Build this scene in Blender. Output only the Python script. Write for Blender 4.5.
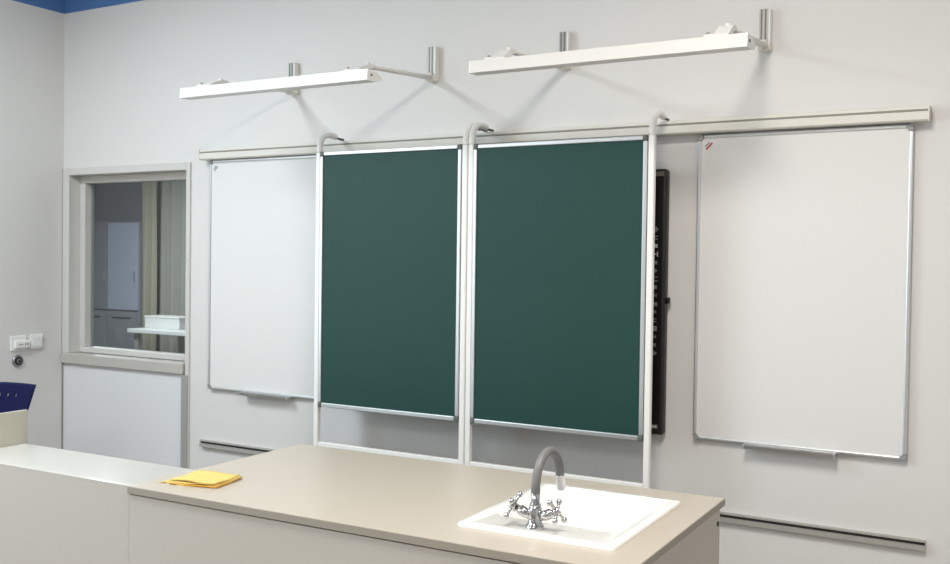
import bpy, bmesh, math, random
from mathutils import Vector, Matrix
random.seed(7)
scene = bpy.context.scene
C = scene.collection
for o in list(bpy.data.objects): bpy.data.objects.remove(o)

# ---------------------------------------------------------------- camera
F_PX = 984.3
YAW, PITCH, ROLL = 0.5205, 0.0216, 0.0133
cy_, sy_ = math.cos(YAW), math.sin(YAW)
R0, F0, U0 = Vector((cy_, sy_, 0)), Vector((-sy_, cy_, 0)), Vector((0, 0, 1))
FW = F0*math.cos(PITCH) - U0*math.sin(PITCH)
U2 = F0*math.sin(PITCH) + U0*math.cos(PITCH)
R3 = R0*math.cos(ROLL) + U2*math.sin(ROLL)
U3 = -R0*math.sin(ROLL) + U2*math.cos(ROLL)
cam_data = bpy.data.cameras.new('camera')
cam_data.sensor_width = 36.0
cam_data.lens = F_PX/950*36.0
cam_data.clip_start = 0.05
cam = bpy.data.objects.new('camera', cam_data)
C.objects.link(cam)
m3 = Matrix((R3, U3, -FW)).transposed()
cam.matrix_world = Matrix.Translation((5.0574, -3.8774, 1.6)) @ m3.to_4x4()
scene.camera = cam

# ---------------------------------------------------------------- world, daylight, exposure
world = bpy.data.worlds.new('world'); scene.world = world
world.use_nodes = True
bg = world.node_tree.nodes['Background']
bg.inputs[0].default_value = (0.72, 0.85, 1.0, 1); bg.inputs[1].default_value = 1.0

def area(name, loc, rot, sx, sy, power, color):
    l = bpy.data.lights.new(name, 'AREA'); l.shape = 'RECTANGLE'
    l.size = sx; l.size_y = sy; l.energy = power; l.color = color
    o = bpy.data.objects.new(name, l); C.objects.link(o)
    o.location = loc; o.rotation_euler = rot
    return o
# added cool fill light outside an assumed, unseen window in the left wall
area('assumed_window_light', (-0.24, -4.0, 1.85), (0, math.radians(-90), 0), 1.7, 2.9, 150, (0.80, 0.90, 1.0))
LAMP_POWER = 66
vs = scene.view_settings
vs.view_transform = 'Standard'; vs.look = 'None'; vs.gamma = 1.0
vs.use_curve_mapping = False
vs.exposure = -0.45

# ---------------------------------------------------------------- materials
MATS = {}
def mat(name, color, rough=0.5, metal=0.0, noise=0.0, nscale=30.0, bump=0.0, bscale=200.0, spec=0.5, coat=0.0):
    m = bpy.data.materials.new(name); m.use_nodes = True
    nt = m.node_tree; p = nt.nodes['Principled BSDF']
    p.inputs['Base Color'].default_value = (*color, 1)
    p.inputs['Roughness'].default_value = rough
    p.inputs['Metallic'].default_value = metal
    p.inputs['Specular IOR Level'].default_value = spec
    p.inputs['Coat Weight'].default_value = coat
    tc = nt.nodes.new('ShaderNodeTexCoord')
    if noise > 0:
        n = nt.nodes.new('ShaderNodeTexNoise'); n.inputs['Scale'].default_value = nscale
        n.inputs['Detail'].default_value = 4
        nt.links.new(tc.outputs['Object'], n.inputs['Vector'])
        r = nt.nodes.new('ShaderNodeMapRange')
        r.inputs['To Min'].default_value = 1-noise; r.inputs['To Max'].default_value = 1+noise
        nt.links.new(n.outputs['Fac'], r.inputs['Value'])
        v = nt.nodes.new('ShaderNodeVectorMath'); v.operation = 'SCALE'
        v.inputs[0].default_value = color
        nt.links.new(r.outputs['Result'], v.inputs['Scale'])
        nt.links.new(v.outputs['Vector'], p.inputs['Base Color'])
    if bump > 0:
        n2 = nt.nodes.new('ShaderNodeTexNoise'); n2.inputs['Scale'].default_value = bscale
        nt.links.new(tc.outputs['Object'], n2.inputs['Vector'])
        b = nt.nodes.new('ShaderNodeBump'); b.inputs['Strength'].default_value = bump
        b.inputs['Distance'].default_value = 0.002
        nt.links.new(n2.outputs['Fac'], b.inputs['Height'])
        nt.links.new(b.outputs['Normal'], p.inputs['Normal'])
    MATS[name] = m
    return m
def srgb(r, g, b):
    f = lambda c: (c/255/12.92) if c/255 <= .04045 else ((c/255+.055)/1.055)**2.4
    return (f(r), f(g), f(b))

def wall_paint():
    """pale grey paint with a blue painted band above 3.03 m"""
    m = bpy.data.materials.new('wall_paint'); m.use_nodes = True
    nt = m.node_tree; p = nt.nodes['Principled BSDF']; p.inputs['Roughness'].default_value = 0.65
    p.inputs['Specular IOR Level'].default_value = 0.3
    g = nt.nodes.new('ShaderNodeNewGeometry'); s = nt.nodes.new('ShaderNodeSeparateXYZ')
    nt.links.new(g.outputs['Position'], s.inputs[0])
    c = nt.nodes.new('ShaderNodeMath'); c.operation = 'GREATER_THAN'; c.inputs[1].default_value = 3.033
    nt.links.new(s.outputs['Z'], c.inputs[0])
    n = nt.nodes.new('ShaderNodeTexNoise'); n.inputs['Scale'].default_value = 1.3; n.inputs['Detail'].default_value = 3
    nt.links.new(g.outputs['Position'], n.inputs['Vector'])
    mx = nt.nodes.new('ShaderNodeMix'); mx.data_type = 'RGBA'
    mx.inputs['A'].default_value = (0.708, 0.700, 0.692, 1); mx.inputs['B'].default_value = (0.728, 0.712, 0.698, 1)
    nt.links.new(n.outputs['Fac'], mx.inputs['Factor'])
    m2 = nt.nodes.new('ShaderNodeMix'); m2.data_type = 'RGBA'
    m2.inputs['B'].default_value = (*srgb(84, 124, 178), 1)
    nt.links.new(c.outputs[0], m2.inputs['Factor']); nt.links.new(mx.outputs['Result'], m2.inputs['A'])
    nt.links.new(m2.outputs['Result'], p.inputs['Base Color'])
    n3 = nt.nodes.new('ShaderNodeTexNoise'); n3.inputs['Scale'].default_value = 160
    nt.links.new(g.outputs['Position'], n3.inputs['Vector'])
    b = nt.nodes.new('ShaderNodeBump'); b.inputs['Strength'].default_value = 0.06; b.inputs['Distance'].default_value = 0.002
    nt.links.new(n3.outputs['Fac'], b.inputs['Height']); nt.links.new(b.outputs['Normal'], p.inputs['Normal'])
    MATS['wall'] = m
wall_paint()

def glass_mat():
    m = bpy.data.materials.new('glass'); m.use_nodes = True
    nt = m.node_tree; nt.nodes.remove(nt.nodes['Principled BSDF'])
    t = nt.nodes.new('ShaderNodeBsdfTransparent'); t.inputs[0].default_value = (0.86, 0.9, 0.9, 1)
    g = nt.nodes.new('ShaderNodeBsdfGlossy'); g.inputs['Roughness'].default_value = 0.01
    lw = nt.nodes.new('ShaderNodeLayerWeight'); lw.inputs['Blend'].default_value = 0.5          # same reflectance from either side of the thin pane
    pw = nt.nodes.new('ShaderNodeMath'); pw.operation = 'POWER'; pw.inputs[1].default_value = 4.0
    nt.links.new(lw.outputs['Facing'], pw.inputs[0])
    fr = nt.nodes.new('ShaderNodeMath'); fr.operation = 'MULTIPLY_ADD'; fr.inputs[1].default_value = 0.9; fr.inputs[2].default_value = 0.045
    nt.links.new(pw.outputs[0], fr.inputs[0])
    mx = nt.nodes.new('ShaderNodeMixShader')
    nt.links.new(fr.outputs[0], mx.inputs[0]); nt.links.new(t.outputs[0], mx.inputs[1]); nt.links.new(g.outputs[0], mx.inputs[2])
    nt.links.new(mx.outputs[0], nt.nodes['Material Output'].inputs[0])
    MATS['glass'] = m
glass_mat()
def emit_mat(name, color, strength):
    m = bpy.data.materials.new(name); m.use_nodes = True
    p = m.node_tree.nodes['Principled BSDF']
    p.inputs['Base Color'].default_value = (.9, .9, .9, 1)
    p.inputs['Emission Color'].default_value = (*color, 1); p.inputs['Emission Strength'].default_value = strength
    MATS[name] = m
emit_mat('lamp_glow', (1, .98, .95), 2.0)

mat('floor', srgb(150, 140, 128), .45, noise=.06, nscale=6)
mat('ceiling', (.78, .78, .78), .8)
mat('white_plastic', srgb(235, 234, 231), .4)
mat('white_enamel', srgb(228, 227, 224), .32)
mat('lamp_white', srgb(216, 214, 211), .35)
mat('post_white', srgb(242, 241, 238), .32)
mat('screen_panel', srgb(200, 196, 182), .5, noise=.015, nscale=160)
mat('cream_enamel', srgb(226, 222, 212), .38)
mat('rail_cream', srgb(220, 217, 209), .4, noise=.01)
mat('groove', srgb(150, 146, 138), .5)
mat('frame_upvc', srgb(208, 206, 202), .42)
mat('frame_edge', srgb(186, 183, 177), .5)
mat('strip_grey', srgb(160, 158, 154), .5)
mat('panel_white', srgb(222, 223, 226), .5)
mat('aluminium', (.66, .67, .68), .36, metal=.85, noise=.02, nscale=80)
mat('aluminium_matte', (.50, .485, .455), .5, metal=.5, noise=.03, nscale=80)
mat('track_metal', (.40, .39, .37), .5, metal=.7)
mat('track_groove', (.16, .155, .15), .5, metal=.4)
mat('corner_grey', srgb(150, 152, 152), .5)
mat('corner_dark', srgb(96, 102, 100), .5)
mat('whiteboard', srgb(227, 226, 225), .16, spec=.35, noise=.006, nscale=2)
mat('chalkboard', srgb(29, 66, 61), .5, noise=.10, nscale=2.2, bump=.05, bscale=400, spec=.3)
mat('black_plastic', srgb(22, 20, 19), .42)
mat('screen_dark', srgb(12, 12, 13), .15)
mat('icon_grey', srgb(150, 150, 148), .5)
mat('icon_white', srgb(215, 214, 210), .5)
mat('sticker_grey', srgb(120, 116, 108), .5)
mat('mark_red', srgb(190, 60, 62), .5)
mat('laminate_top', srgb(188, 179, 166), .36, noise=.03, nscale=240, spec=.4)
mat('laminate_edge', srgb(158, 150, 139), .5, noise=.03, nscale=240)
mat('laminate_grey', srgb(194, 188, 180), .5, noise=.015, nscale=160)
mat('laminate_white', srgb(214, 211, 204), .17, noise=.01, nscale=60, spec=.5)
mat('shade_and_kick_dark', srgb(84, 78, 70), .7)  # painted shade line under the worktop, also the dark kick board
mat('ceramic', srgb(250, 248, 244), .12, spec=.5, coat=.3)
mat('chrome', (.52, .52, .53), .08, metal=1.0)
mat('hose_grey', srgb(120, 120, 120), .42, noise=.04, nscale=120)
mat('nozzle', srgb(206, 206, 208), .15, metal=.5)
mat('cloth_yellow', srgb(229, 201, 120), .9, noise=.06, nscale=70, bump=.6, bscale=900)
mat('cloth_trim', srgb(214, 150, 40), .9, noise=.05, nscale=90)
mat('chair_blue', srgb(13, 17, 66), .5, spec=.2)
mat('chair_metal', (.25, .25, .26), .35, metal=.9)
mat('rubber', srgb(30, 30, 30), .7)
mat('socket_white', srgb(238, 238, 236), .35)
mat('hole_dark', srgb(40, 38, 38), .6)
mat('metal_ring', (.35, .35, .36), .3, metal=.9)
mat('prep_wall', srgb(156, 157, 164), .7, noise=.02, nscale=3)
mat('prep_floor', srgb(112, 108, 102), .5, noise=.05, nscale=5)
mat('curtain', srgb(182, 176, 156), .9, noise=.08, nscale=9)
mat('curtain_grey', srgb(182, 180, 172), .9, noise=.08, nscale=9)
mat('prep_door', srgb(196, 204, 222), .45)
mat('table_white', srgb(226, 226, 224), .4)

# ---------------------------------------------------------------- helpers
def bx(bm, x0, x1, y0, y1, z0, z1, bev=0.0, seg=2):
    b = bmesh.new()
    bmesh.ops.create_cube(b, size=1)
    for v in b.verts:
        v.co = Vector(((x0+x1)/2 + v.co.x*(x1-x0), (y0+y1)/2 + v.co.y*(y1-y0), (z0+z1)/2 + v.co.z*(z1-z0)))
    if bev > 0:
        bmesh.ops.bevel(b, geom=list(b.edges), offset=bev, segments=seg, affect='EDGES', profile=.5)
    merge(bm, b); return bm
def merge(bm, b, M=None):
    if M is not None: b.transform(M)
    me = bpy.data.meshes.new('tmp'); b.to_mesh(me); b.free(); bm.from_mesh(me); bpy.data.meshes.remove(me)
def box(*a, **k): return bx(bmesh.new(), *a, **k)
def smooth_path(pts, n=8):
    """Catmull-Rom through the points"""
    P = [Vector(p) for p in pts]; P = [2*P[0]-P[1]] + P + [2*P[-1]-P[-2]]
    out = []
    for i in range(1, len(P)-2):
        for k in range(n):
            t = k/n; a, b, c, d = P[i-1], P[i], P[i+1], P[i+2]
            out.append(.5*((2*b) + (c-a)*t + (2*a-5*b+4*c-d)*t*t + (-a+3*b-3*c+d)*t**3))
    out.append(P[-2]); return out
def tube(bm, pts, r, seg=12, cap=True):
    P = [Vector(p) for p in pts]; rad = r if isinstance(r, (list, tuple)) else [r]*len(P)
    rings = []; up = None
    for i, p in enumerate(P):
        t = (P[min(i+1, len(P)-1)] - P[max(i-1, 0)]).normalized()
        if up is None:
            up = Vector((0, 0, 1)) if abs(t.z) < .9 else Vector((1, 0, 0))
        s = t.cross(up).normalized(); up = s.cross(t).normalized()
        rings.append([bm.verts.new(p + rad[i]*(math.cos(2*math.pi*k/seg)*s + math.sin(2*math.pi*k/seg)*up)) for k in range(seg)])
    for a, b in zip(rings, rings[1:]):
        for k in range(seg):
            bm.faces.new((a[k], a[(k+1) % seg], b[(k+1) % seg], b[k])).smooth = True
    if cap:
        bm.faces.new(rings[0]); bm.faces.new(list(reversed(rings[-1])))
    return bm
def prism(bm, prof, x0, x1, axis='x'):
    """extrude a closed (y,z) profile along x"""
    a = [bm.verts.new((x0, y, z)) for y, z in prof]; b = [bm.verts.new((x1, y, z)) for y, z in prof]
    n = len(prof)
    for i in range(n): bm.faces.new((a[i], a[(i+1) % n], b[(i+1) % n], b[i]))
    bm.faces.new(list(reversed(a))); bm.faces.new(b)
    return bm
def sphere(bm, c, r, sx=1, sy=1, sz=1, u=14, v=9):
    b = bmesh.new(); bmesh.ops.create_uvsphere(b, u_segments=u, v_segments=v, radius=r)
    for f in b.faces: f.smooth = True
    merge(bm, b, Matrix.Translation(c) @ Matrix.Diagonal((sx, sy, sz, 1))); return bm
def rounded_rect(x0, x1, y0, y1, r, n=6):
    out = []
    for cx, cy, a0 in ((x1-r, y1-r, 0), (x0+r, y1-r, 90), (x0+r, y0+r, 180), (x1-r, y0+r, 270)):
        for k in range(n+1):
            a = math.radians(a0 + 90*k/n); out.append((cx+r*math.cos(a), cy+r*math.sin(a)))
    return out
def obj(name, bm, m, parent=None, world=True):
    """one mesh object; world=True: coordinates are room coordinates, else the parent's own"""
    bmesh.ops.recalc_face_normals(bm, faces=bm.faces)
    co = [v.co for v in bm.verts]
    c = Vector([(min(v[i] for v in co)+max(v[i] for v in co))/2 for i in range(3)])
    for v in bm.verts: v.co -= c
    me = bpy.data.meshes.new(name); bm.to_mesh(me); bm.free()
    o = bpy.data.objects.new(name, me); C.objects.link(o)
    me.materials.append(MATS[m] if isinstance(m, str) else m)
    if parent is not None:
        o.parent = parent
        if world: c = c - origin(parent)
    o.location = c
    return o
def origin(o):
    v = Vector(o.location)
    while o.parent: o = o.parent; v += Vector(o.location)
    return v
def thing(name, label, cat, loc=(0, 0, 0), rotz=0, group=None):
    o = bpy.data.objects.new(name, None); C.objects.link(o)
    o.empty_display_size = .05
    o.location = loc; o.rotation_euler = (0, 0, rotz); o['label'] = label; o['category'] = cat
    if group: o['group'] = group
    return o
def tag(o, label, cat, group=None):
    o['label'] = label; o['category'] = cat
    if group: o['group'] = group
    return o
def struct(name, bm, m, label=None):
    o = obj(name, bm, m); o['kind'] = 'structure'
    if label: o['label'] = label
    return o

# ---------------------------------------------------------------- room shell
XR, YF, ZC = 6.6, -7.6, 3.32
WX0, WX1, WZT = 0.005, 1.052, 2.115      # framed opening in the back wall
struct('floor', box(-.2, XR+.2, YF-.2, .2, -.1, 0), 'floor')
struct('ceiling', box(-.2, XR+.2, YF-.2, .2, ZC, ZC+.1), 'ceiling')
b = bmesh.new()
bx(b, WX1, XR+.2, 0, .2, 0, ZC); bx(b, -.2, WX0, 0, .2, 0, ZC); bx(b, WX0, WX1, 0, .2, WZT, ZC)
struct('wall_back', b, 'wall', 'pale grey painted wall with a blue band at the top')
b = bmesh.new()
LY0, LY1, LZ0, LZ1 = -5.5, -2.5, .95, 2.75
bx(b, -.2, 0, LY1, 0, 0, ZC); bx(b, -.2, 0, YF, LY0, 0, ZC); bx(b, -.2, 0, LY0, LY1, 0, LZ0); bx(b, -.2, 0, LY0, LY1, LZ1, ZC)
struct('wall_left', b, 'wall', 'pale grey side wall with a blue band at the top')
struct('wall_right', box(XR, XR+.2, YF, 0, 0, ZC), 'wall')
struct('wall_front', box(-.2, XR+.2, YF-.2, YF, 0, ZC), 'wall')
struct('baseboard_back', box(WX1+.02, XR, -.014, 0, 0, .07, bev=.003), 'white_plastic')
struct('baseboard_left', box(0, .014, YF, -.02, 0, .07, bev=.003), 'white_plastic')

# assumed window in the left wall, out of view, framing the added fill light
w2 = bpy.data.objects.new('assumed_window', None); C.objects.link(w2); w2.location = (-.1, (LY0+LY1)/2, LZ0); w2['kind'] = 'structure'
for y0, y1, z0, z1 in ((LY0, LY0+.07, LZ0, LZ1), (LY1-.07, LY1, LZ0, LZ1), (LY0+.07, LY1-.07, LZ0, LZ0+.07), (LY0+.07, LY1-.07, LZ1-.07, LZ1),
                       (-4.53, -4.46, LZ0+.07, LZ1-.07), (-3.53, -3.46, LZ0+.07, LZ1-.07)):
    obj('window_frame', box(-.14, -.07, y0, y1, z0, z1, bev=.006), 'frame_upvc', w2)
for y0, y1 in ((LY0+.07, -4.53), (-4.46, -3.53), (-3.46, LY1-.07)):
    obj('pane', box(-.11, -.104, y0, y1, LZ0+.07, LZ1-.07), 'glass', w2)
obj('window_sill', box(-.06, .12, LY0-.05, LY1+.05, LZ0-.04, LZ0, bev=.008), 'white_plastic', w2)

# glazed partition (window over a panel) set in the back wall
w1 = bpy.data.objects.new('window_1', None); C.objects.link(w1); w1.location = ((WX0+WX1)/2, .06, 0); w1['kind'] = 'structure'
w1['label'] = 'interior window with pale frame over a white panel, dark room behind'
JW, RD = .056, .085                        # jamb width, depth of the reveal
SILLZ = 1.02
for x0, x1, z0 in ((WX0, WX0+JW, SILLZ-.001), (WX1-.030, WX1, 0)):
    obj('jamb', box(x0, x1, -.012, .14, z0, WZT, bev=.004), 'frame_upvc', w1)
obj('head', box(WX0+JW, WX1-.030, -.012, .14, WZT-.042, WZT, bev=.004), 'frame_upvc', w1)
# sash behind the reveal
sx0, sx1, sz0, sz1 = WX0+JW, WX1-.030, SILLZ, WZT-.042
obj('sash_rail', box(sx0, sx1, RD-.02, .135, sz1-.042, sz1, bev=.004), 'frame_upvc', w1)
obj('sash_rail', box(sx0, sx1, RD-.02, .135, sz0, sz0+.034, bev=.004), 'frame_upvc', w1)
obj('sash_stile', box(sx0, sx0+.046, RD-.02, .135, sz0+.034, sz1-.042, bev=.004), 'frame_upvc', w1)
obj('sash_stile', box(sx1-.062, sx1, RD-.02, .135, sz0+.034, sz1-.042, bev=.004), 'frame_upvc', w1)
obj('pane', box(sx0+.042, sx1-.058, .108, .114, sz0+.03, sz1-.038), 'glass', w1)
obj('sill', box(WX0+.002, WX1-.036, -.022, RD-.022, SILLZ-.062, SILLZ-.001, bev=.006), 'frame_edge', w1)
obj('lower_panel', box(WX0, sx1, .002, .05, 0.0, SILLZ-.064), 'panel_white', w1)
obj('edge_strip', box(WX1-.050, WX1-.004, -.018, -.0125, .0, SILLZ-.066), 'strip_grey', w1)
obj('edge_strip', box(.0005, .0045, -.010, .002, 0, WZT), 'groove', w1)

# room behind the glass
struct('floor_far', box(-6.2, 1.4, .2, 4.8, -.1, 0), 'prep_floor')
struct('ceiling_far', box(-6.2, 1.4, .2, 4.8, 2.9, 3.0), 'ceiling')
struct('wall_far', box(-6.2, 1.4, 4.7, 4.8, 0, 2.9), 'prep_wall')
struct('wall_far_left', box(-6.2, -6.1, .2, 4.7, 0, 2.9), 'prep_wall')
struct('wall_far_right', box(1.3, 1.4, .2, 4.7, 0, 2.9), 'prep_wall')
struct('wall_far_near', box(-6.1, -.2, .2, .3, 0, 2.9), 'prep_wall')

# ---------------------------------------------------------------- ceiling lamps
def ceiling_lamp(x, y, power, color, label):
    t = thing('ceiling_lamp', label, 'lamp', (x, y, ZC-.06), group='ceiling light panels')
    bm = bmesh.new(); h, k = .3, .6
    bx(bm, x-h, x+h, y-k, y-k+.02, ZC-.06, ZC); bx(bm, x-h, x+h, y+k-.02, y+k, ZC-.06, ZC)
    bx(bm, x-h, x-h+.02, y-k+.02, y+k-.02, ZC-.06, ZC); bx(bm, x+h-.02, x+h, y-k+.02, y+k-.02, ZC-.06, ZC)
    obj('lamp_frame', bm, 'white_plastic', t)
    obj('diffuser', box(x-h+.02, x+h-.02, y-k+.02, y+k-.02, ZC-.05, ZC-.04), 'lamp_glow', t)
    a = area('lamp_light', (0, 0, -.004), (0, 0, 0), .56, 1.16, power, color); a.parent = t
ceiling_lamp(1.05, -2.3, LAMP_POWER*1.5, (.85, .945, 1.0), 'long white ceiling light panel near the side wall')
ceiling_lamp(4.35, -2.3, LAMP_POWER*1.35, (1.0, .935, .85), 'long white ceiling light panel above the sink counter side')
ceiling_lamp(1.05, -5.2, LAMP_POWER*.6, (1.0, .98, .96), 'assumed rear ceiling light panel by the assumed window')  # this and the next panel are assumed, out of view, as room fill
ceiling_lamp(4.35, -5.2, LAMP_POWER*.6, (1.0, .955, .90), 'assumed rear ceiling light panel in the middle of the room')
prep_fill = thing('ceiling_lamp', 'added square fill light panel, unseen, in the room behind the glass', 'lamp', (-2.6, 2.2, 2.84))  # unseen lamp added to brighten the room behind the glass
obj('lamp_frame', box(-2.9, -2.3, 1.9, 2.5, 2.86, 2.9, bev=.005), 'white_plastic', prep_fill)
obj('diffuser', box(-2.87, -2.33, 1.93, 2.47, 2.85, 2.86), 'white_plastic', prep_fill)
a = area('lamp_light', (0, 0, -.004), (0, 0, 0), .5, .5, 150, (.94, .97, 1)); a.parent = prep_fill

# ---------------------------------------------------------------- wall rails
RX0, RX1, RZ0, RZ1 = 1.165, 4.708, 2.117, 2.172
rail = thing('mounting_rail', 'long cream grooved rail on the wall above the boards', 'rail', ((RX0+RX1)/2, -.03, RZ0))
h = RZ1-RZ0
prof = [(-.004, RZ0), (-.052, RZ0), (-.058, RZ0+.005), (-.058, RZ0+.034), (-.048, RZ0+.036), (-.048, RZ0+.040), (-.056, RZ0+.042), (-.056, RZ1-.002), (-.052, RZ1), (-.004, RZ1)]
prof[0] = (-.0005, RZ0); prof[-1] = (-.0005, RZ1)
obj('rail_body', prism(bmesh.new(), prof, RX0+.004, RX1-.004), 'rail_cream', rail)
obj('groove_line', box(RX0+.006, RX1-.006, -.0575, -.045, RZ0+.0355, RZ0+.040), 'groove', rail)
for x0, x1 in ((RX0, RX0+.004), (RX1-.004, RX1)):
    obj('end_cap', box(x0, x1, -.060, -.0005, RZ0-.001, RZ1+.001, bev=.001), 'cream_enamel', rail)

LX0, LX1, LZ0_, LZ1_ = 1.146, 4.722, .578, .615
low = thing('guide_rail', 'thin grey metal rail with a dark groove low on the wall', 'rail', ((LX0+LX1)/2, -.012, LZ0_))
obj('rail_body', prism(bmesh.new(), [(-.0005, LZ0_), (-.022, LZ0_), (-.022, LZ0_+.019), (-.006, LZ0_+.020), (-.006, LZ0_+.030), (-.022, LZ0_+.031), (-.022, LZ1_), (-.0005, LZ1_)], LX0, LX1), 'aluminium_matte', low)
obj('groove_line', box(LX0+.001, LX1-.001, -.014, -.0055, LZ0_+.0195, LZ0_+.0305), 'hole_dark', low)

# ---------------------------------------------------------------- whiteboards
def whiteboard(x0, x1, z0, z1, tray, label, red):
    t = thing('whiteboard', label, 'whiteboard', ((x0+x1)/2, -.01, z0), group='whiteboards on the wall')
    y0, y1, fw = -.024, -.001, .014
    obj('surface', box(x0+.006, x1-.006, -.018, -.004, z0+.006, z1-.006), 'whiteboard', t)
    for a, b2 in ((z0, z0+fw), (z1-fw, z1)):
        obj('frame_rail', box(x0+.022, x1-.022, y0, y1, a, b2, bev=.004), 'aluminium', t)
    for a, b2 in ((x0, x0+fw), (x1-fw, x1)):
        obj('frame_stile', box(a, b2, y0, y1, z0+.022, z1-.022, bev=.004), 'aluminium', t)
    for cx, sx in ((x0, 1), (x1, -1)):
        for cz, sz in ((z0, 1), (z1, -1)):
            bm = bmesh.new(); r = .022
            pts = [(0, r), (.002, .010), (.010, .002), (r, 0), (r, fw+.002), (fw+.003, fw+.003), (fw+.002, r)]
            vs0 = [bm.verts.new((cx+sx*u, y0-.003, cz+sz*v)) for u, v in pts]
            vs1 = [bm.verts.new((cx+sx*u, y1, cz+sz*v)) for u, v in pts]
            n = len(pts)
            for i in range(n): bm.faces.new((vs0[i], vs0[(i+1) % n], vs1[(i+1) % n], vs1[i]))
            bm.faces.new(vs0); bm.faces.new(vs1)
            obj('corner_cap', bm, 'corner_grey', t)
    # pen tray clipped under the lower edge
    tr = obj('pen_tray', prism(bmesh.new(), [(-.020, z0-.001), (-.052, z0-.005), (-.058, z0+.005), (-.061, z0+.004), (-.055, z0-.010), (-.020, z0-.006)], tray[0], tray[1]), 'aluminium', t)
    for xx in tray:
        obj('tray_end', box(xx-.003, xx+.003, -.061, -.02, z0-.011, z0+.005, bev=.001), 'aluminium', tr)
    # small diagonal maker's mark in the upper corner
    def stripe(off, mname, ln):
        bm = bmesh.new(); cx, cz = x0+.045, z1-.045
        d = Vector((.7, 0, .7)); n = Vector((.7, 0, -.7)); c0 = Vector((cx, -.0186, cz)) + n*off
        q = [c0 - d*ln - n*.0035, c0 + d*ln - n*.0035, c0 + d*ln + n*.0035, c0 - d*ln + n*.0035]
        f = [bm.verts.new(v) for v in q]; g = [bm.verts.new(v+Vector((0, .0006, 0))) for v in q]
        for i in range(4): bm.faces.new((f[i], f[(i+1) % 4], g[(i+1) % 4], g[i]))
        bm.faces.new(f); bm.faces.new(g)
        obj('corner_mark', bm, mname, t)
    stripe(0, 'mark_red' if red else 'corner_grey', .018)
    stripe(-.010, 'corner_grey', .012)
    return t
whiteboard(3.864, 4.655, .896, 2.112, (4.076, 4.411), 'white magnetic whiteboard with red corner mark, right of the black screen edge', True)
whiteboard(1.205, 2.0, .896, 2.1155, (1.465, 1.782), 'white magnetic whiteboard beside the window, partly behind a green board', False)

# ---------------------------------------------------------------- interactive board behind the green boards
ix0, ix1, iz0, iz1 = 2.13, 3.747, .902, 1.982
ib = thing('interactive_board', 'black framed wall screen mostly hidden behind the green boards', 'screen', ((ix0+ix1)/2, -.03, iz0))
obj('casing', box(ix0, ix1, -.050, -.004, iz0, iz1, bev=.012, seg=3), 'black_plastic', ib)
obj('screen', box(ix0+.1, ix1-.1, -.0515, -.048, iz0+.05, iz1-.04), 'screen_dark', ib)
obj('top_edge', box(ix0+.015, ix1-.012, -.0525, -.048, iz1-.030, iz1-.012, bev=.001), 'sticker_grey', ib)
for k in range(16):
    z = 1.737 - k*.0335; xc = 3.706
    bm = bmesh.new(); s = .0075 if k % 3 else .010
    kind = k % 5
    if kind == 0: bx(bm, xc-s, xc+s, -.0520, -.0498, z-.003, z+.003); bx(bm, xc-.003, xc+.003, -.0520, -.0498, z-s, z+s)
    elif kind == 1: bx(bm, xc-s, xc+s, -.0520, -.0498, z-s, z-s+.004); bx(bm, xc-s, xc+s, -.0520, -.0498, z+s-.004, z+s); bx(bm, xc-s, xc-s+.004, -.0520, -.0498, z-s, z+s)
    elif kind == 2: bx(bm, xc-s, xc+s, -.0520, -.0498, z-s, z+s)
    elif kind == 3: bx(bm, xc-s, xc-s+.004, -.0520, -.0498, z-s, z+s); bx(bm, xc+s-.004, xc+s, -.0520, -.0498, z-s, z+s); bx(bm, xc-s, xc+s, -.0520, -.0498, z-.002, z+.002)
    else: bx(bm, xc-s, xc+s, -.0520, -.0498, z-.002, z+.006); bx(bm, xc-.002, xc+s, -.0520, -.0498, z-s, z)
    obj('icon', bm, 'icon_white' if k in (2, 3) else 'icon_grey', ib)
st = obj('sticker', box(3.674, 3.726, -.0520, -.0498, .928, .944), 'sticker_grey', ib)
for k in range(4): obj('print_mark', box(3.678+k*.012, 3.6865+k*.012, -.0528, -.0519, .932, .940), 'icon_white', st)
obj('knob', box(ix1-.002, ix1+.016, -.040, -.022, 1.437, 1.462, bev=.004), 'black_plastic', ib)

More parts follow.
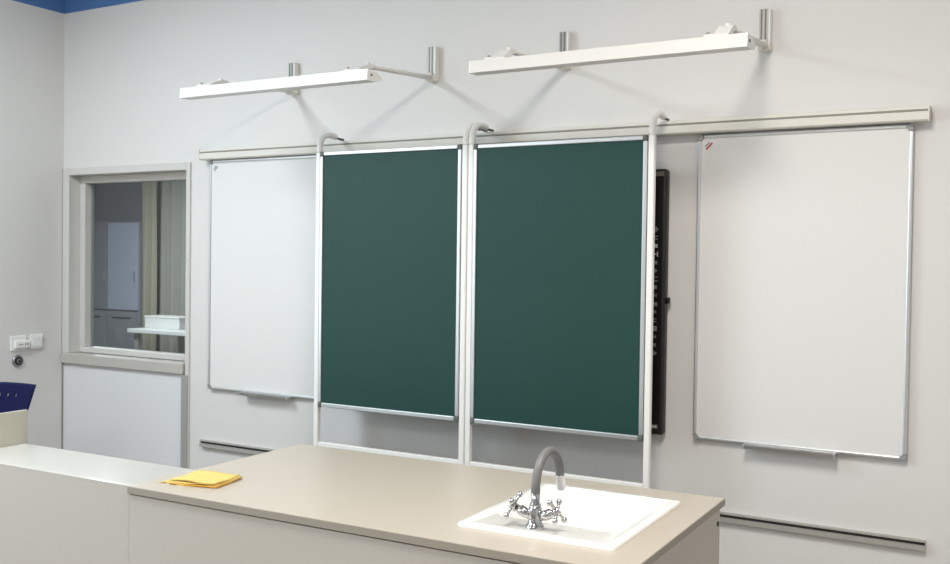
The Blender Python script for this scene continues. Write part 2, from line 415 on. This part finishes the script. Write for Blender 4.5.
# ---------------------------------------------------------------- sliding green boards
def chalkboard(xl, xr, zb_top, label):
    yb = -.222                                            # plane of the tubes
    t = thing('sliding_chalkboard', label, 'chalkboard', ((xl+xr)/2, yb, .70), group='green chalkboards on sliding frames')
    pr = .0128
    ZTOP = 2.128
    for side, x in ((-1, xl), (1, xr)):
        post = obj('post', box(x-pr, x+pr, yb-pr, yb+pr, .712, ZTOP-.03, bev=.005), 'post_white', t)
        pts = [(x, yb, ZTOP-.03), (x, yb, ZTOP), (x, yb+.012, ZTOP+.032), (x, yb+.042, ZTOP+.056), (x, yb+.085, ZTOP+.060), (x, yb+.120, ZTOP+.056)]
        hk = obj('hook', tube(bmesh.new(), smooth_path(pts, 6), .0142, 12), 'post_white', post)
        bm = bmesh.new(); tube(bm, smooth_path([(x, yb+.125, ZTOP+.053), (x, yb+.150, ZTOP+.050), (x, yb+.180, ZTOP+.0505)], 4), .006, 8)
        obj('roller', bm, 'corner_dark', post)
        obj('foot_cap', box(x-.012, x+.012, yb-.012, yb+.012, .703, .713, bev=.003), 'corner_dark', post)
        for zz in (zb_top-.03, .93): 
            obj('clamp', box(min(x, x-side*.03), max(x, x-side*.03), yb+pr, yb+pr+.012, zz-.012, zz+.012, bev=.002), 'corner_dark', post)
    obj('bottom_bar', box(xl+pr, xr-pr, yb-.010, yb+.010, .712, .737, bev=.003), 'post_white', t)
    # the board itself, in an aluminium rim
    x0, x1, z0, z1 = xl+pr+.002, xr-pr-.002, .905, zb_top
    f = .017
    obj('surface', box(x0+.006, x1-.006, yb-.010, yb+.008, z0+.006, z1-.006), 'chalkboard', t)
    for a, b2 in ((z0, z0+.020), (z1-f, z1)):
        obj('rim_rail', box(x0+.020, x1-.020, yb-.016, yb+.014, a, b2, bev=.003), 'aluminium', t)
    for a, b2 in ((x0, x0+f), (x1-f, x1)):
        obj('rim_stile', box(a, b2, yb-.016, yb+.014, z0+.022, z1-.020, bev=.003), 'aluminium', t)
    for a, b2 in ((x0, x0+.020), (x1-.020, x1)):
        for c0, c1 in ((z0-.002, z0+.022), (z1-.020, z1+.002)):
            obj('corner_cap', box(a, b2, yb-.018, yb+.016, c0, c1, bev=.005), 'corner_dark', t)
    return t
chalkboard(2.112, 2.909, 2.098, 'green chalkboard in a white sliding frame beside the window side whiteboard')
chalkboard(2.940, 3.746, 2.094, 'green chalkboard in a white sliding frame covering the black screen edge')

# ---------------------------------------------------------------- lights on arms above the boards
def board_light(bx0, bx1, zt, brackets, label):
    yb = -.62
    t = thing('board_light', label, 'light', ((bx0+bx1)/2, -.3, 2.3), group='long white board lights on arms')
    prof = [(yb, zt-.046), (yb+.004, zt), (yb+.075, zt-.006), (yb+.105, zt-.022), (yb+.105, zt-.034), (yb+.060, zt-.046)]
    body = obj('lamp_body', prism(bmesh.new(), prof, bx0+.004, bx1-.004), 'lamp_white', t)
    for a, b2 in ((bx0, bx0+.004), (bx1-.004, bx1)):
        ec = obj('end_cap', prism(bmesh.new(), prof, a, b2), 'white_plastic', t)
    obj('screw', tube(bmesh.new(), [(bx1-.002, yb+.03, zt-.022), (bx1+.003, yb+.03, zt-.022)], .005, 10), 'corner_dark', t)
    for x in brackets:
        tr = obj('wall_track', box(x-.018, x+.018, -.030, -.0005, 2.448, 2.583, bev=.002), 'track_metal', t)
        for dx in (-.009, .006): obj('track_groove', box(x+dx-.003, x+dx+.003, -.031, -.029, 2.45, 2.581), 'track_groove', tr)
        obj('track_side', box(x+.018, x+.026, -.034, -.0005, 2.445, 2.583, bev=.002), 'white_enamel', tr)
        obj('track_shoe', box(x-.022, x+.028, -.050, -.0005, 2.424, 2.450, bev=.005), 'cream_enamel', tr)
        # arm from the wall out to the lamp
        xa = x+.004
        ab = bmesh.new()
        tube(ab, [(0, -.045, 0), (0, -.25, 0), (0, -.52, 0)], [.0095, .0085, .008], 12)
        for v in ab.verts: v.co = Vector((xa + v.co.x*2.1, v.co.y, 2.438 + v.co.z*1.15 + (v.co.y+.045)*.068))
        arm = obj('arm', ab, 'white_enamel', t)
        obj('arm_pivot', tube(bmesh.new(), [(xa, -.052, 2.420), (xa, -.052, 2.458)], .014, 12), 'cream_enamel', arm)
        # folded hinge plate that climbs from the lamp body up to the arm
        hp = [(-.505, 2.413), (-.545, 2.409), (-.600, zt+.012), (-.612, zt+.004), (-.612, zt-.001), (-.575, zt-.003), (-.535, 2.394), (-.505, 2.398)]
        hg = obj('hinge', prism(bmesh.new(), hp, xa-.030, xa+.022), 'white_enamel', t)
        obj('hinge_bolt', tube(bmesh.new(), [(xa-.004, -.520, 2.396), (xa-.004, -.520, 2.421)], .011, 12), 'white_enamel', hg)
        obj('hinge_foot', box(xa-.062, xa-.026, -.612, -.570, zt-.004, zt+.009, bev=.003), 'cream_enamel', hg)
        obj('thumb_screw', tube(bmesh.new(), [(xa-.054, -.59, zt+.006), (xa-.054, -.59, zt+.020)], .006, 8), 'corner_grey', hg)
    return t
board_light(1.612, 2.672, 2.375, (1.770, 2.603), 'long white board light on arms above the window side whiteboard')
board_light(3.150, 4.208, 2.362, (3.270, 4.117), 'long white board light on arms above the screen edge and whiteboard')

# ---------------------------------------------------------------- teacher's counter and desk
A = math.radians(0.9)
FL = Vector((2.665, -1.812, 0))
CL, CD, CH = 1.604, .826, .90            # counter length, depth, height
counter = thing('sink_counter', 'beige topped laboratory counter with grey panels holding the sink', 'counter', FL, A)
# sink hole in the top (counter's own coordinates)
HX0, HX1, HY0, HY1 = 1.100, 1.492, .160, .652
tk = .022
bm = bmesh.new()
bx(bm, 0, HX0, 0, CD, CH-tk, CH); bx(bm, HX1, CL, 0, CD, CH-tk, CH)
bx(bm, HX0, HX1, 0, HY0, CH-tk, CH); bx(bm, HX0, HX1, HY1, CD, CH-tk, CH)
bmesh.ops.remove_doubles(bm, verts=bm.verts, dist=1e-5)
obj('worktop', bm, 'laminate_top', counter, False)
obj('edge_band', box(-.001, CL+.001, -.0015, .0, CH-tk+.001, CH-.0015), 'laminate_edge', counter, False)
obj('edge_band', box(CL, CL+.0015, .0, CD, CH-tk+.001, CH-.0015), 'laminate_edge', counter, False)
obj('shade_strip', box(.004, CL-.012, .012, .02, CH-tk-.006, CH-tk), 'shade_and_kick_dark', counter, False)  # dark strip colours in the shade line under the worktop edge
obj('front_panel', box(0, CL-.008, .006, .024, .0, CH-tk-.005), 'laminate_grey', counter, False)
obj('side_panel', box(CL-.026, CL-.008, .026, CD-.02, .0, CH-tk-.002), 'laminate_grey', counter, False)
obj('side_panel', box(.004, .022, .026, CD-.02, .0, CH-tk-.002), 'laminate_grey', counter, False)
for a, b2 in ((.024, .53), (.533, 1.045), (1.048, CL-.028)):
    d = obj('cabinet_door', box(a, b2, CD-.045, CD-.027, .08, CH-tk-.01), 'laminate_grey', counter, False)
    hd = obj('handle', tube(bmesh.new(), smooth_path([(b2-.05, CD-.028, .60), (b2-.05, CD-.004, .605), (b2-.05, CD-.004, .695), (b2-.05, CD-.028, .70)], 4), .004, 8), 'chrome', None, False)
    hd.parent = d; hd.location = Vector(hd.location) - Vector(d.location)
obj('kick_board', box(.024, CL-.028, CD-.09, CD-.075, 0, .075), 'shade_and_kick_dark', counter, False)
obj('screw_cap', tube(bmesh.new(), [(CL-.009, CD-.045, .832), (CL-.005, CD-.045, .832)], .0075, 12), 'hole_dark', counter, False)

DL = 1.565                                # desk on the far side of the counter's end
desk = thing('teacher_desk', 'lower glossy white desk with grey front and side panels, next to the counter', 'desk', FL, A)
obj('desktop', box(-DL+.018, -.001, .024, .79, .728, .75, bev=.002), 'laminate_white', desk, False)
obj('front_panel', box(-DL, -.001, .006, .022, 0, CH-.002), 'laminate_grey', desk, False)
obj('top_edge', box(-DL, -.001, .0055, .0225, CH-.0025, CH-.0003), 'laminate_white', desk, False)
sp = obj('side_screen', box(-DL, -DL+.017, .0235, .805, .0, CH-.002), 'screen_panel', desk, False)
obj('top_edge', box(-DL-.0005, -DL+.0175, .0235, .805, CH-.0025, CH-.0003), 'laminate_white', desk, False)
obj('support_leg', box(-.03, -.003, .70, .76, 0, .728, bev=.003), 'laminate_grey', desk, False)

# ---------------------------------------------------------------- sink
sink = thing('sink', 'white ceramic sink set into the beige counter', 'sink', FL + Matrix.Rotation(A, 3, 'Z') @ Vector((0, 0, CH)), A)
SX0, SX1, SY0, SY1 = 1.076, 1.516, .136, .684
def loops(bm, rings, close_last=True):
    R = [[bm.verts.new((x, y, z)) for x, y in pts] for pts, z in rings]
    for a, b2 in zip(R, R[1:]):
        for k in range(len(a)):
            bm.faces.new((a[k], a[(k+1) % len(a)], b2[(k+1) % len(a)], b2[k])).smooth = True
    if close_last: bm.faces.new(R[-1])
    return R
bm = bmesh.new()
BX0, BX1, BY0, BY1 = 1.120, 1.474, .264, .634
loops(bm, [(rounded_rect(SX0, SX1, SY0, SY1, .012), .0003), (rounded_rect(SX0, SX1, SY0, SY1, .012), .008), (rounded_rect(SX0+.005, SX1-.005, SY0+.005, SY1-.005, .010), .012),
           (rounded_rect(SX0+.026, SX1-.026, SY0+.024, SY1-.026, .016), .012), (rounded_rect(SX0+.030, SX1-.030, SY0+.028, SY1-.030, .016), .0095),
           (rounded_rect(BX0, BX1, BY0, BY1, .03), .0085), (rounded_rect(BX0+.006, BX1-.006, BY0+.006, BY1-.006, .03), -.003),
           (rounded_rect(BX0+.012, BX1-.012, BY0+.012, BY1-.012, .04), -.09), (rounded_rect(BX0+.03, BX1-.03, BY0+.03, BY1-.03, .05), -.125), (rounded_rect(BX0+.10, BX1-.10, BY0+.10, BY1-.10, .04), -.134)])
obj('basin', bm, 'ceramic', sink, False)
dx, dy = (BX0+BX1)/2, (BY0+BY1)/2
bm = bmesh.new(); tube(bm, [(dx, dy, -.1338), (dx, dy, -.130)], .032, 20); obj('drain', bm, 'chrome', sink, False)

# ---------------------------------------------------------------- faucet (its own thing, standing on the sink's deck)
base = Vector((3.940, -1.599, CH+.0098))
fc = thing('faucet', 'chrome two-handle faucet with grey flexible spout on the sink', 'faucet', base, A)
bm = bmesh.new()
tube(bm, [(0, 0, -.0002), (0, 0, .004), (0, 0, .010), (0, 0, .016), (0, 0, .03), (0, 0, .046), (0, 0, .056), (0, 0, .060)], [.026, .026, .024, .019, .018, .0185, .016, .0135], 20)
obj('body', bm, 'chrome', fc, False)
bm = bmesh.new(); tube(bm, [(0, 0, .058), (0, 0, .060), (0, 0, .064), (0, 0, .066), (0, 0, .092), (0, 0, .094)], [.012, .0155, .0155, .0115, .0115, .010], 18)
obj('collar', bm, 'chrome', fc, False)
P = smooth_path([(0, 0, .090), (.0, .002, .115), (.0, .014, .150), (.0, .040, .176), (.0, .080, .187), (.0, .118, .173), (.0, .144, .146), (.0, .154, .112)], 6)
# slim ripples of the flexible hose
Q = []; rad = []
for i in range(len(P)-1):
    for k in range(4):
        Q.append(P[i].lerp(P[i+1], k/4)); rad.append(.0112 if (i*4+k) % 2 else .0122)
Q.append(P[-1]); rad.append(.0115)
obj('spout', tube(bmesh.new(), Q, rad, 14), 'hose_grey', fc, False)
d = (P[-1]-P[-2]).normalized(); e = P[-1]
obj('nozzle', tube(bmesh.new(), [e, e+d*.004, e+d*.006, e+d*.040, e+d*.044], [.0115, .0135, .0125, .0125, .0105], 16), 'nozzle', fc, False)
for s in (-1, 1):
    bm = bmesh.new()
    a0 = Vector((s*.012, 0, .030)); dr = Vector((s*.88, -.05, .40)).normalized()
    tube(bm, [a0, a0+dr*.012, a0+dr*.016, a0+dr*.034, a0+dr*.036, a0+dr*.048], [.011, .011, .0135, .0135, .010, .008], 14)
    valve = obj('valve', bm, 'chrome', fc, False)
    c = a0+dr*.056
    bm = bmesh.new()
    tube(bm, [c-dr*.010, c-dr*.004, c+dr*.006, c+dr*.010], [.009, .0115, .0115, .006], 14)
    u = dr.cross(Vector((0, 1, 0))).normalized(); w = dr.cross(u).normalized()
    for ang in (35, 125, 215, 305):
        v = u*math.cos(math.radians(ang)) + w*math.sin(math.radians(ang))
        tube(bm, [c, c+v*.020, c+v*.030], [.0050, .0042, .0050], 8); sphere(bm, c+v*.033, .0080)
    hd = obj('cross_handle', bm, 'chrome', fc, False)
    obj('handle_button', tube(bmesh.new(), [c+dr*.009, c+dr*.013], [.006, .0045], 12), 'ceramic', fc, False)

# ---------------------------------------------------------------- folded yellow cloth
cl = thing('folded_cloth', 'yellow cleaning cloth folded flat on the beige counter', 'cloth', (2.814, -1.640, CH), math.radians(12))
cl.scale = (.88, .92, .85)
def cloth_layer(z, w, dpt, ox, oy, seed, th=.005, skew=0.0):
    rnd = random.Random(seed); bm = bmesh.new(); n = 14
    ph = [rnd.uniform(0, 6.28) for _ in range(4)]
    def pt(i, j, top):
        u, v = i/n-.5, j/n-.5
        x = ox + u*w + .004*math.sin(5*v+ph[0]) + skew*v; y = oy + v*dpt + .004*math.sin(6*u+ph[1])
        lift = .0022*math.sin(7*u+ph[2]) + .0020*math.sin(6*v+ph[3]) + .002
        edge = max(abs(u), abs(v))*2
        t = th*(1 - .25*max(0, (edge-.85)/.15)**2)
        return bm.verts.new((x, y, z + max(0, lift) + (t if top else 0)))
    T = [[pt(i, j, True) for j in range(n+1)] for i in range(n+1)]; B = [[pt(i, j, False) for j in range(n+1)] for i in range(n+1)]
    for i in range(n):
        for j in range(n):
            bm.faces.new((T[i][j], T[i+1][j], T[i+1][j+1], T[i][j+1])).smooth = True
            bm.faces.new((B[i][j], B[i][j+1], B[i+1][j+1], B[i+1][j])).smooth = True
    for k in range(n):
        bm.faces.new((T[k][0], B[k][0], B[k+1][0], T[k+1][0])); bm.faces.new((T[k][n], T[k+1][n], B[k+1][n], B[k][n]))
        bm.faces.new((T[0][k], T[0][k+1], B[0][k+1], B[0][k])); bm.faces.new((T[n][k], B[n][k], B[n][k+1], T[n][k+1]))
    return bm
obj('cloth_fold', cloth_layer(.0, .192, .155, 0, 0, 1), 'cloth_yellow', cl, False)
obj('cloth_fold', cloth_layer(.0055, .189, .15, .002, .003, 2), 'cloth_yellow', cl, False)
obj('cloth_fold', cloth_layer(.011, .185, .152, -.001, .004, 3), 'cloth_yellow', cl, False)
obj('cloth_corner', cloth_layer(.0, .05, .04, -.100, -.050, 4, th=.004, skew=.02), 'cloth_yellow', cl, False)
bm = bmesh.new(); tube(bm, [(-.092+.0, -.078+.0*k, .004) if k == 0 else (-.092+k*.0185, -.0795+.002*math.sin(k), .0045) for k in range(11)], .0022, 6)
obj('hem', bm, 'cloth_trim', cl, False)
bm = bmesh.new(); tube(bm, [(.097, -.075+k*.015, .004+.001*math.sin(k)) for k in range(11)], .0022, 6)
obj('hem', bm, 'cloth_trim', cl, False)

# ---------------------------------------------------------------- blue chair by the side wall
ch = thing('plastic_chair', 'navy blue plastic chair with slotted back beside the desk', 'chair', (.519, -.927, 0), math.radians(30))
def grid_shell(fn, nu, nv, th, holes=()):
    bm = bmesh.new()
    V = [[Vector(fn(i/nu*2-1, j/nv)) for j in range(nv+1)] for i in range(nu+1)]
    def nrm(i, j):
        a = V[min(i+1, nu)][j]-V[max(i-1, 0)][j]; c = V[i][min(j+1, nv)]-V[i][max(j-1, 0)]
        return a.cross(c).normalized()
    A1 = [[bm.verts.new(V[i][j]+nrm(i, j)*th/2) for j in range(nv+1)] for i in range(nu+1)]
    B1 = [[bm.verts.new(V[i][j]-nrm(i, j)*th/2) for j in range(nv+1)] for i in range(nu+1)]
    solid = lambda i, j: 0 <= i < nu and 0 <= j < nv and (i, j) not in holes
    for i in range(nu):
        for j in range(nv):
            if not solid(i, j): continue
            bm.faces.new((A1[i][j], A1[i+1][j], A1[i+1][j+1], A1[i][j+1])).smooth = True
            bm.faces.new((B1[i][j], B1[i][j+1], B1[i+1][j+1], B1[i+1][j])).smooth = True
            for di, dj, p, q in ((0, -1, (i, j), (i+1, j)), (0, 1, (i+1, j+1), (i, j+1)), (-1, 0, (i, j+1), (i, j)), (1, 0, (i+1, j), (i+1, j+1))):
                if not solid(i+di, j+dj):
                    bm.faces.new((A1[p[0]][p[1]], B1[p[0]][p[1]], B1[q[0]][q[1]], A1[q[0]][q[1]]))
    bmesh.ops.remove_doubles(bm, verts=bm.verts, dist=1e-6)
    return bm
# the chair faces its own -y; the back stands at +y
def back_fn(u, v):
    hw = .120 + .105*v**.8
    z = .575 + .36*v + .008*(1-u*u)*v
    return (u*hw, .20 + .05*v - .045*u*u*(1-.3*v), z)
holes = {(i, 21) for i in range(7, 42, 5)}
obj('backrest', grid_shell(back_fn, 48, 26, .010, holes), 'chair_blue', ch, False)
def seat_fn(u, v):
    hw = .215 - .02*(v)
    return (u*hw, -.22 + .42*v, .455 - .010*(1-u*u)*math.sin(math.pi*v) - .03*max(0, .25-v)/.25*.6)
obj('seat', grid_shell(seat_fn, 16, 14, .012), 'chair_blue', ch, False)
for s in (-1, 1):
    obj('leg', tube(bmesh.new(), smooth_path([(s*.175, -.15, .435), (s*.19, -.185, .40), (s*.20, -.20, .2), (s*.215, -.215, .012)], 5), .011, 10), 'chair_metal', ch, False)
    obj('leg', tube(bmesh.new(), smooth_path([(s*.175, .13, .435), (s*.19, .17, .40), (s*.20, .20, .2), (s*.215, .24, .012)], 5), .011, 10), 'chair_metal', ch, False)
    obj('back_support', tube(bmesh.new(), smooth_path([(s*.15, .10, .438), (s*.155, .20, .47), (s*.13, .207, .56), (s*.125, .212, .70)], 5), .010, 10), 'chair_metal', ch, False)
    for y in (-.215, .24):
        obj('foot_cap', tube(bmesh.new(), [(s*.215, y, 0), (s*.215, y, .018)], .014, 10), 'rubber', ch, False)
bm = bmesh.new(); tube(bm, [(-.175, -.13, .437), (.175, -.13, .437)], .010, 8); tube(bm, [(-.175, .12, .437), (.175, .12, .437)], .010, 8)
obj('under_frame', bm, 'chair_metal', ch, False)

# ---------------------------------------------------------------- electrical fittings on the side wall
so = thing('wall_socket', 'white double wall socket beside a blank plate', 'socket', (.0, -.303, 1.05))
obj('plate', box(.0005, .010, -.352, -.252, 1.052, 1.137, bev=.004), 'socket_white', so)
obj('socket_face', box(.010, .026, -.335, -.238, 1.064, 1.110, bev=.007, seg=3), 'socket_white', so)
for y in (-.300, -.262):
    rc = obj('recess', tube(bmesh.new(), [(.0258, y, 1.087), (.0272, y, 1.087)], .0165, 18), 'white_plastic', so)
    for dy in (-.0075, .0075): obj('pin_hole', tube(bmesh.new(), [(.0268, y+dy, 1.088), (.0278, y+dy, 1.088)], .0042, 10), 'hole_dark', rc)
sw = thing('wall_plate', 'square white blank wall plate beside the double socket', 'wall plate', (.0, -.185, 1.056))
obj('plate', box(.0005, .012, -.228, -.142, 1.055, 1.140, bev=.004), 'socket_white', sw)
obj('cover', box(.012, .016, -.216, -.154, 1.067, 1.128, bev=.002), 'socket_white', sw)
ro = thing('round_outlet', 'round metal ringed black outlet under the wall socket', 'outlet', (.0, -.300, .960))
yc, zc = -.303, .992
bm = bmesh.new(); tube(bm, [(.0005, yc, zc), (.006, yc, zc), (.010, yc, zc)], [.035, .035, .031], 24); obj('ring', bm, 'metal_ring', ro)
bm = bmesh.new(); tube(bm, [(.0098, yc, zc), (.0112, yc, zc)], .0245, 24); obj('insert', bm, 'hole_dark', ro)
bm = bmesh.new(); tube(bm, [(.0110, yc+.002, zc), (.016, yc+.002, zc)], [.014, .011], 16); obj('hub', bm, 'metal_ring', ro)
bm = bmesh.new(); tube(bm, [(.0158, yc+.002, zc), (.0165, yc+.002, zc)], .0085, 14); obj('core', bm, 'rubber', ro)

# ---------------------------------------------------------------- things in the room behind the glass
def curtain(x0, x1, y, m, label, waves):
    bm = bmesh.new(); n = 90; rows = [.012, .9, 1.5, 2.1, 2.62]
    G = []
    for r, z in enumerate(rows):
        amp = .045*(1.15-.12*r)
        G.append([bm.verts.new((x0+(x1-x0)*k/n, y+amp*math.sin(waves*2*math.pi*k/n + .3*math.sin(r)), z)) for k in range(n+1)])
    for a, b2 in zip(G, G[1:]):
        for k in range(n): bm.faces.new((a[k], a[k+1], b2[k+1], b2[k])).smooth = True
    t = thing('curtain', label, 'curtain', ((x0+x1)/2, y, 0), group='curtains behind the window')
    o = obj('fabric', bm, m, t)
    s = o.modifiers.new('thickness', 'SOLIDIFY'); s.thickness = .004
    obj('curtain_rod', tube(bmesh.new(), [(x0-.05, y, 2.65), (x1+.05, y, 2.65)], .014, 10), 'aluminium_matte', t)
    return t
curtain(-4.17, -3.93, 4.28, 'curtain', 'narrow yellowish curtain hanging behind the window glass', 2.0)
curtain(-4.12, -2.6, 4.45, 'curtain_grey', 'wide grey green curtain hanging behind the window glass', 9)
pd = thing('tall_cabinet', 'pale blue white cabinet in the room behind the window', 'cabinet', (-4.75, 4.5, 0))
obj('body', box(-5.35, -4.28, 4.35, 4.69, 0, 2.02, bev=.004), 'prep_wall', pd)
for a, b2, mm in ((-5.34, -4.84, 'prep_wall'), (-4.82, -4.30, 'prep_door')):
    d = obj('cabinet_door', box(a, b2, 4.325, 4.349, .95, 2.0, bev=.003), mm, pd)
    obj('handle', box(b2-.05, b2-.035, 4.305, 4.325, 1.3, 1.42, bev=.002), 'aluminium_matte', d)
for a, b2 in ((-5.34, -4.84), (-4.82, -4.30)):
    d = obj('drawer', box(a, b2, 4.325, 4.349, .10, .93, bev=.003), 'prep_wall', pd)
    obj('handle', box(a+.1, b2-.1, 4.300, 4.325, .86, .875, bev=.002), 'aluminium', d)
tb = thing('work_table', 'white topped table in front of the curtain behind the glass', 'table', (-2.6, 3.7, 0))
obj('tabletop', box(-3.34, -1.9, 3.35, 4.1, .79, .83, bev=.004), 'table_white', tb)
for x in (-3.28, -2.0):
    for y in (3.42, 4.03): obj('leg', box(x, x+.05, y-.025, y+.025, 0, .79, bev=.003), 'aluminium_matte', tb)
mo = thing('white_box', 'low white box standing on the table behind the glass', 'box', (-3.05, 3.65, .83))
obj('body', box(-3.30, -2.78, 3.55, 3.77, .8305, .945, bev=.006), 'table_white', mo)
obj('lid', box(-3.305, -2.775, 3.545, 3.775, .945, .962, bev=.004), 'white_plastic', mo)
